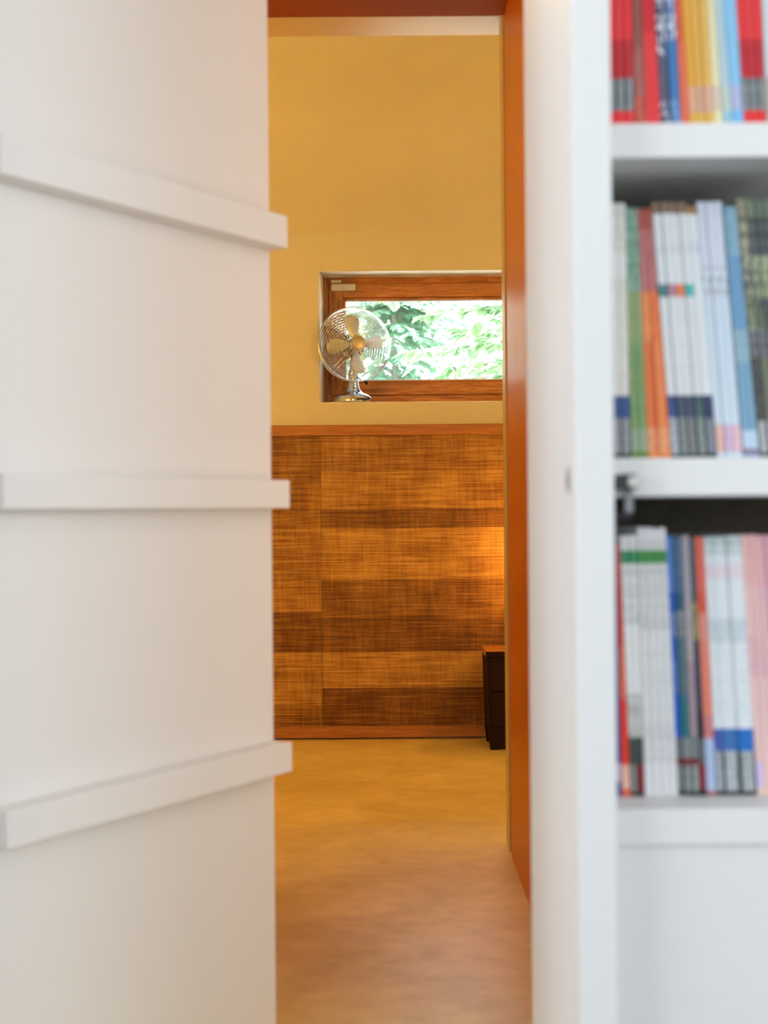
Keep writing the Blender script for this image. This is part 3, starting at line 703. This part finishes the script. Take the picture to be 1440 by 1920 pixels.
def blade(a):
    b = bmesh.new(); nu, nv = 14, 9; g = []
    for i in range(nu+1):
        t = i/nu; r = 0.026 + 0.104*t
        wdt = 0.020 + 0.045*math.sin(min(1, t*1.25)*PI/2)**1.2
        if t > 0.72: wdt *= math.sqrt(max(0.0, 1-((t-0.72)/0.285)**2))*0.9 + 0.1
        sw = 0.012*t*t
        pitch = math.radians(34 - 14*t)
        rowv = []
        for j in range(nv+1):
            s = (j/nv - 0.5); c = s*wdt + sw
            y = c*math.tan(pitch)*0.75 + 0.010*(4*s*s)*0.4 - 0.008
            rowv.append(b.verts.new(HM @ (Matrix.Rotation(-a, 4, 'Y') @ Vector((r, y, c)))))
        g.append(rowv)
    for i in range(nu):
        for j in range(nv): b.faces.new((g[i][j], g[i+1][j], g[i+1][j+1], g[i][j+1]))
    o = bm_obj('blade', b, BLADE, fan, local=True, smooth=True)
    md = o.modifiers.new('thickness', 'SOLIDIFY'); md.thickness = 0.0012
for a in (94, 4, -86, -176): blade(math.radians(a))
b = bmesh.new(); MN = Matrix.Translation((0, 0, 0))
tube(b, [(0, 0, 0.128), (0.002, -0.004, 0.150), (0.006, -0.012, 0.175), (0.008, -0.016, 0.205)], [0.021, 0.019, 0.018, 0.018], 20)
bm_obj('neck', b, CHROME, fan, local=True, smooth=True)
b = bmesh.new()
lathe(b, [(0, 0), (0.008, 0), (0.009, 0.003), (0.009, 0.010), (0.006, 0.013), (0, 0.013)], 20, Matrix.Translation((0.052, -0.03, 0.088)) @ Matrix.Rotation(math.radians(70), 4, 'Y'))
tube(b, [(0.018, -0.02, 0.12), (0.035, -0.026, 0.10), (0.055, -0.03, 0.094)], 0.003, 8)
bm_obj('tilt_knob', b, BLACK, fan, local=True, smooth=True)
b = bmesh.new(); tube(b, [(0.02, 0.09, 0.004), (0.06, 0.11, 0.003), (0.16, 0.12, 0.003), (0.35, 0.125, 0.003), (0.6, 0.12, 0.003)], 0.0025, 6)
bm_obj('power_cord', b, PALEP, fan, local=True, smooth=True)

# ------------------------------------------------------------------ outside: ground, hazel, conifers
struct(box('ground', -14, 16, YB+0.6, 30, -0.4, -0.2, PALE_GROUND), 'unseen ground outside the window, made pale to bounce daylight')
tree = thing('hazel_tree', (2.6, 11.2, -0.2)); tag(tree, 'sunlit broad-leaved tree with layered pale green branches outside the window', 'tree')
b = bmesh.new()
tube(b, [(2.6, 11.2, -0.25), (2.55, 11.1, 1.2), (2.7, 11.2, 2.6), (2.6, 11.1, 4.2), (2.65, 11.2, 5.4)], [0.11, 0.09, 0.07, 0.045, 0.02], 10)
bm_obj('trunk', b, BARK, tree, smooth=True)
def leafmesh(L, W, droop):
    b = bmesh.new()
    sp_ = [(0, 0), (0.2, 0.62), (0.45, 1.0), (0.7, 0.82), (0.88, 0.42), (1, 0)]
    mid = [b.verts.new((L*t, 0, -droop*t*t)) for t, _ in sp_]
    for s in (1, -1):
        ed = [b.verts.new((L*t, s*W/2*q, -droop*t*t + 0.12*W*q)) for t, q in sp_[1:-1]]
        b.faces.new((mid[0], mid[1], ed[0]))
        for i in range(len(ed)-1): b.faces.new((mid[i+1], mid[i+2], ed[i+1], ed[i]))
        b.faces.new((mid[-2], mid[-1], ed[-1]))
    me = bpy.data.meshes.new('leaf'); b.to_mesh(me); b.free(); me.materials.append(LEAF)
    for p in me.polygons: p.use_smooth = True
    return me
LM = [leafmesh(0.125, 0.098, 0.02), leafmesh(0.105, 0.084, 0.028), leafmesh(0.14, 0.108, 0.035)]
leaf_specs = []
bmb = bmesh.new()
def spray(A, B, sag, nl, spread, twigs):
    A, B = Vector(A), Vector(B); pts = []
    for i in range(9):
        t = i/8; p = A.lerp(B, t); p.z -= sag*(t*t) - sag*0.35*t; pts.append(p)
    tube(bmb, pts, [0.013*(1-0.8*i/8) for i in range(9)], 5)
    dr_ = (B-A).normalized(); side = dr_.cross(Vector((0, 0, 1))).normalized()
    def leaf_at(p, out, s=1.0):
        leaf_specs.append((p.copy(), out.normalized(), s))
    for k in range(twigs):
        t = 0.12 + 0.86*k/twigs; i = min(7, int(t*8)); p = pts[i].lerp(pts[i+1], t*8-i)
        sd = side*(1 if k % 2 else -1)
        e = p + (sd*random.uniform(.6, 1.2) + dr_*0.8)*spread*(1.05-t*0.7) + Vector((0, 0, random.uniform(-0.05, 0.05)))
        tube(bmb, [p, p.lerp(e, .5)+Vector((0, 0, .01)), e], [0.005, 0.004, 0.0015], 4)
        for j in range(nl):
            q = p.lerp(e, (j+0.7)/nl); ln = (e-p).normalized(); cr = ln.cross(Vector((0, 0, 1)))
            leaf_at(q + Vector((0, 0, -0.008)), ln*0.7 + cr*(1 if j % 2 else -1)*0.9 + Vector((0, 0, random.uniform(-.35, .05))))
    for k in range(nl*2):
        t = 0.2 + 0.8*k/(nl*2); i = min(7, int(t*8)); p = pts[i].lerp(pts[i+1], t*8-i)
        leaf_at(p, dr_*0.6 + side*(1 if k % 2 else -1) + Vector((0, 0, random.uniform(-.4, .05))))
def S2(px0, py0, px1, py1, Y0, Y1, sag, nl, spread, tw): spray(P(px0, py0, Y0), P(px1, py1, Y1), sag, nl, spread, tw)
S2(1130, 628, 745, 648, 9.9, 9.6, 0.08, 4, 0.16, 12)
S2(1130, 668, 815, 680, 9.5, 9.3, 0.05, 4, 0.16, 11)
S2(1150, 575, 790, 570, 10.6, 10.3, 0.08, 5, 0.24, 12)
S2(1130, 612, 845, 618, 10.2, 9.9, 0.06, 4, 0.20, 11)
S2(1120, 700, 820, 706, 9.8, 9.5, 0.05, 4, 0.16, 10)
S2(1120, 590, 880, 592, 9.5, 9.3, 0.05, 4, 0.16, 8)
S2(1130, 540, 700, 545, 10.4, 10.6, 0.10, 5, 0.26, 12)
S2(1150, 650, 870, 648, 10.9, 10.6, 0.05, 4, 0.22, 8)
S2(1300, 500, 900, 505, 10.4, 10.0, 0.15, 4, 0.3, 8)
S2(1300, 760, 860, 770, 10.4, 10.0, 0.15, 4, 0.3, 8)
for k in range(26):                                             # rest of the crown, beyond the visible window area
    a = random.uniform(0, 2*PI); z = random.uniform(2.4, 5.2); l = random.uniform(1.1, 1.9)*(1.25 - z/8)
    s_ = Vector((2.62, 11.15, z)); e_ = s_ + Vector((math.cos(a)*l, math.sin(a)*l, 0.1))
    if e_.x < 1.5 and e_.y < 11.2 and z < 3: continue
    spray(s_, e_, 0.15, 4, 0.35, 8)
bm_obj('branch', bmb, BARK, tree, smooth=True)['kind'] = 'stuff'
def visible(p):
    u = p.x*F/p.y; vv_ = (p.z-H)*F/p.y
    return (-90 < u < 240 and 230 < vv_ < 420)
Yt = tree.location
seen = sorted([s for s in leaf_specs if visible(s[0])], key=lambda s: s[0].y)
rest = [s for s in leaf_specs if not visible(s[0])] + seen[295:]
def leafM(p, out, s):
    x = out; y = Vector((0, 0, 1)).cross(x).normalized(); z = x.cross(y)
    R_ = Matrix((x, y, z)).transposed().to_4x4()
    return Matrix.Translation(p) @ R_ @ Matrix.Rotation(random.uniform(-.6, .6), 4, 'X') @ Matrix.Scale(s*random.uniform(.8, 1.15), 4)
for p, out, s in seen[:295]:
    o = bpy.data.objects.new('leaf', random.choice(LM)); o.parent = tree
    o.matrix_local = Matrix.Translation(-Yt) @ leafM(p, out, s); col.objects.link(o)
V, Fc = [], []
def add_mesh(me, M):
    n0 = len(V); V.extend([tuple(M @ v.co) for v in me.vertices]); Fc.extend([tuple(n0+i for i in p.vertices) for p in me.polygons])
for p, out, s in rest: add_mesh(random.choice(LM), leafM(p, out, s*1.1))
me = bpy.data.meshes.new('foliage'); me.from_pydata(V, [], Fc); me.materials.append(LEAF)
o = place(me, 'foliage', tree); o['kind'] = 'stuff'

# conifers behind: layered drooping boughs of short needle fans
def conifer(x, y, h, rad, label, seed):
    rnd = random.Random(seed)
    t = thing('conifer', (x, y, -0.2)); tag(t, label, 'tree')
    b = bmesh.new(); tube(b, [(0, 0, -0.02), (0.03, 0, h*0.5), (0, 0.02, h)], [0.045, 0.035, 0.02], 9)
    bm_obj('trunk', b, BARK, t, local=True, smooth=True)
    V, Fc = [], []
    for k in range(int(h*95)):
        z = rnd.uniform(0.25, h*0.98); a = rnd.uniform(0, 2*PI); l = rad*(1.05 - z/h)*rnd.uniform(.7, 1.1)+0.12
        for j in range(16):
            q = (j+1)/16; r = l*q; zz = z - 0.25*l*q*q
            wv = 0.10*(1-q*0.5) + 0.05
            for s in (-1, 1):
                aa = a + s*rnd.uniform(0.5, 1.0); L_ = wv*rnd.uniform(.9, 1.8)
                bx, by = r*math.cos(a), r*math.sin(a)
                dx, dy = math.cos(aa)*L_, math.sin(aa)*L_; px_, py_ = -math.sin(aa)*L_*0.17, math.cos(aa)*L_*0.17
                n0 = len(V); dz = -L_*rnd.uniform(.1, .6)
                V.extend([(bx, by, zz), (bx+dx*.5+px_, by+dy*.5+py_, zz+dz*.4), (bx+dx, by+dy, zz+dz), (bx+dx*.5-px_, by+dy*.5-py_, zz+dz*.4)])
                Fc.append((n0, n0+1, n0+2, n0+3))
    me = bpy.data.meshes.new('foliage'); me.from_pydata(V, [], Fc); me.materials.append(FOL)
    o = place(me, 'foliage', t, local=True); o['kind'] = 'stuff'
for i, (x, y, h, r, lab) in enumerate([
    (0.1, 14.2, 6.0, 1.5, 'blurred grey-green conifer seen through the glass just beside the fan'),
    (-3.3, 14.4, 6.4, 1.5, 'tall conifer hidden by the wall beside the fan'),
    (3.6, 14.6, 7.0, 1.6, 'tall conifer behind the jamb side of the window'),
    (-1.7, 18.0, 7.2, 1.7, 'farthest conifer, filling the gap above the fan'),
    (1.9, 18.0, 7.5, 1.7, 'farther shaded conifer in the middle of the view, behind the sunlit branches'),
    (5.6, 18.4, 7.5, 1.7, 'farthest conifer beyond the jamb side')]):
    conifer(x, y, h, r, lab, 11+i)
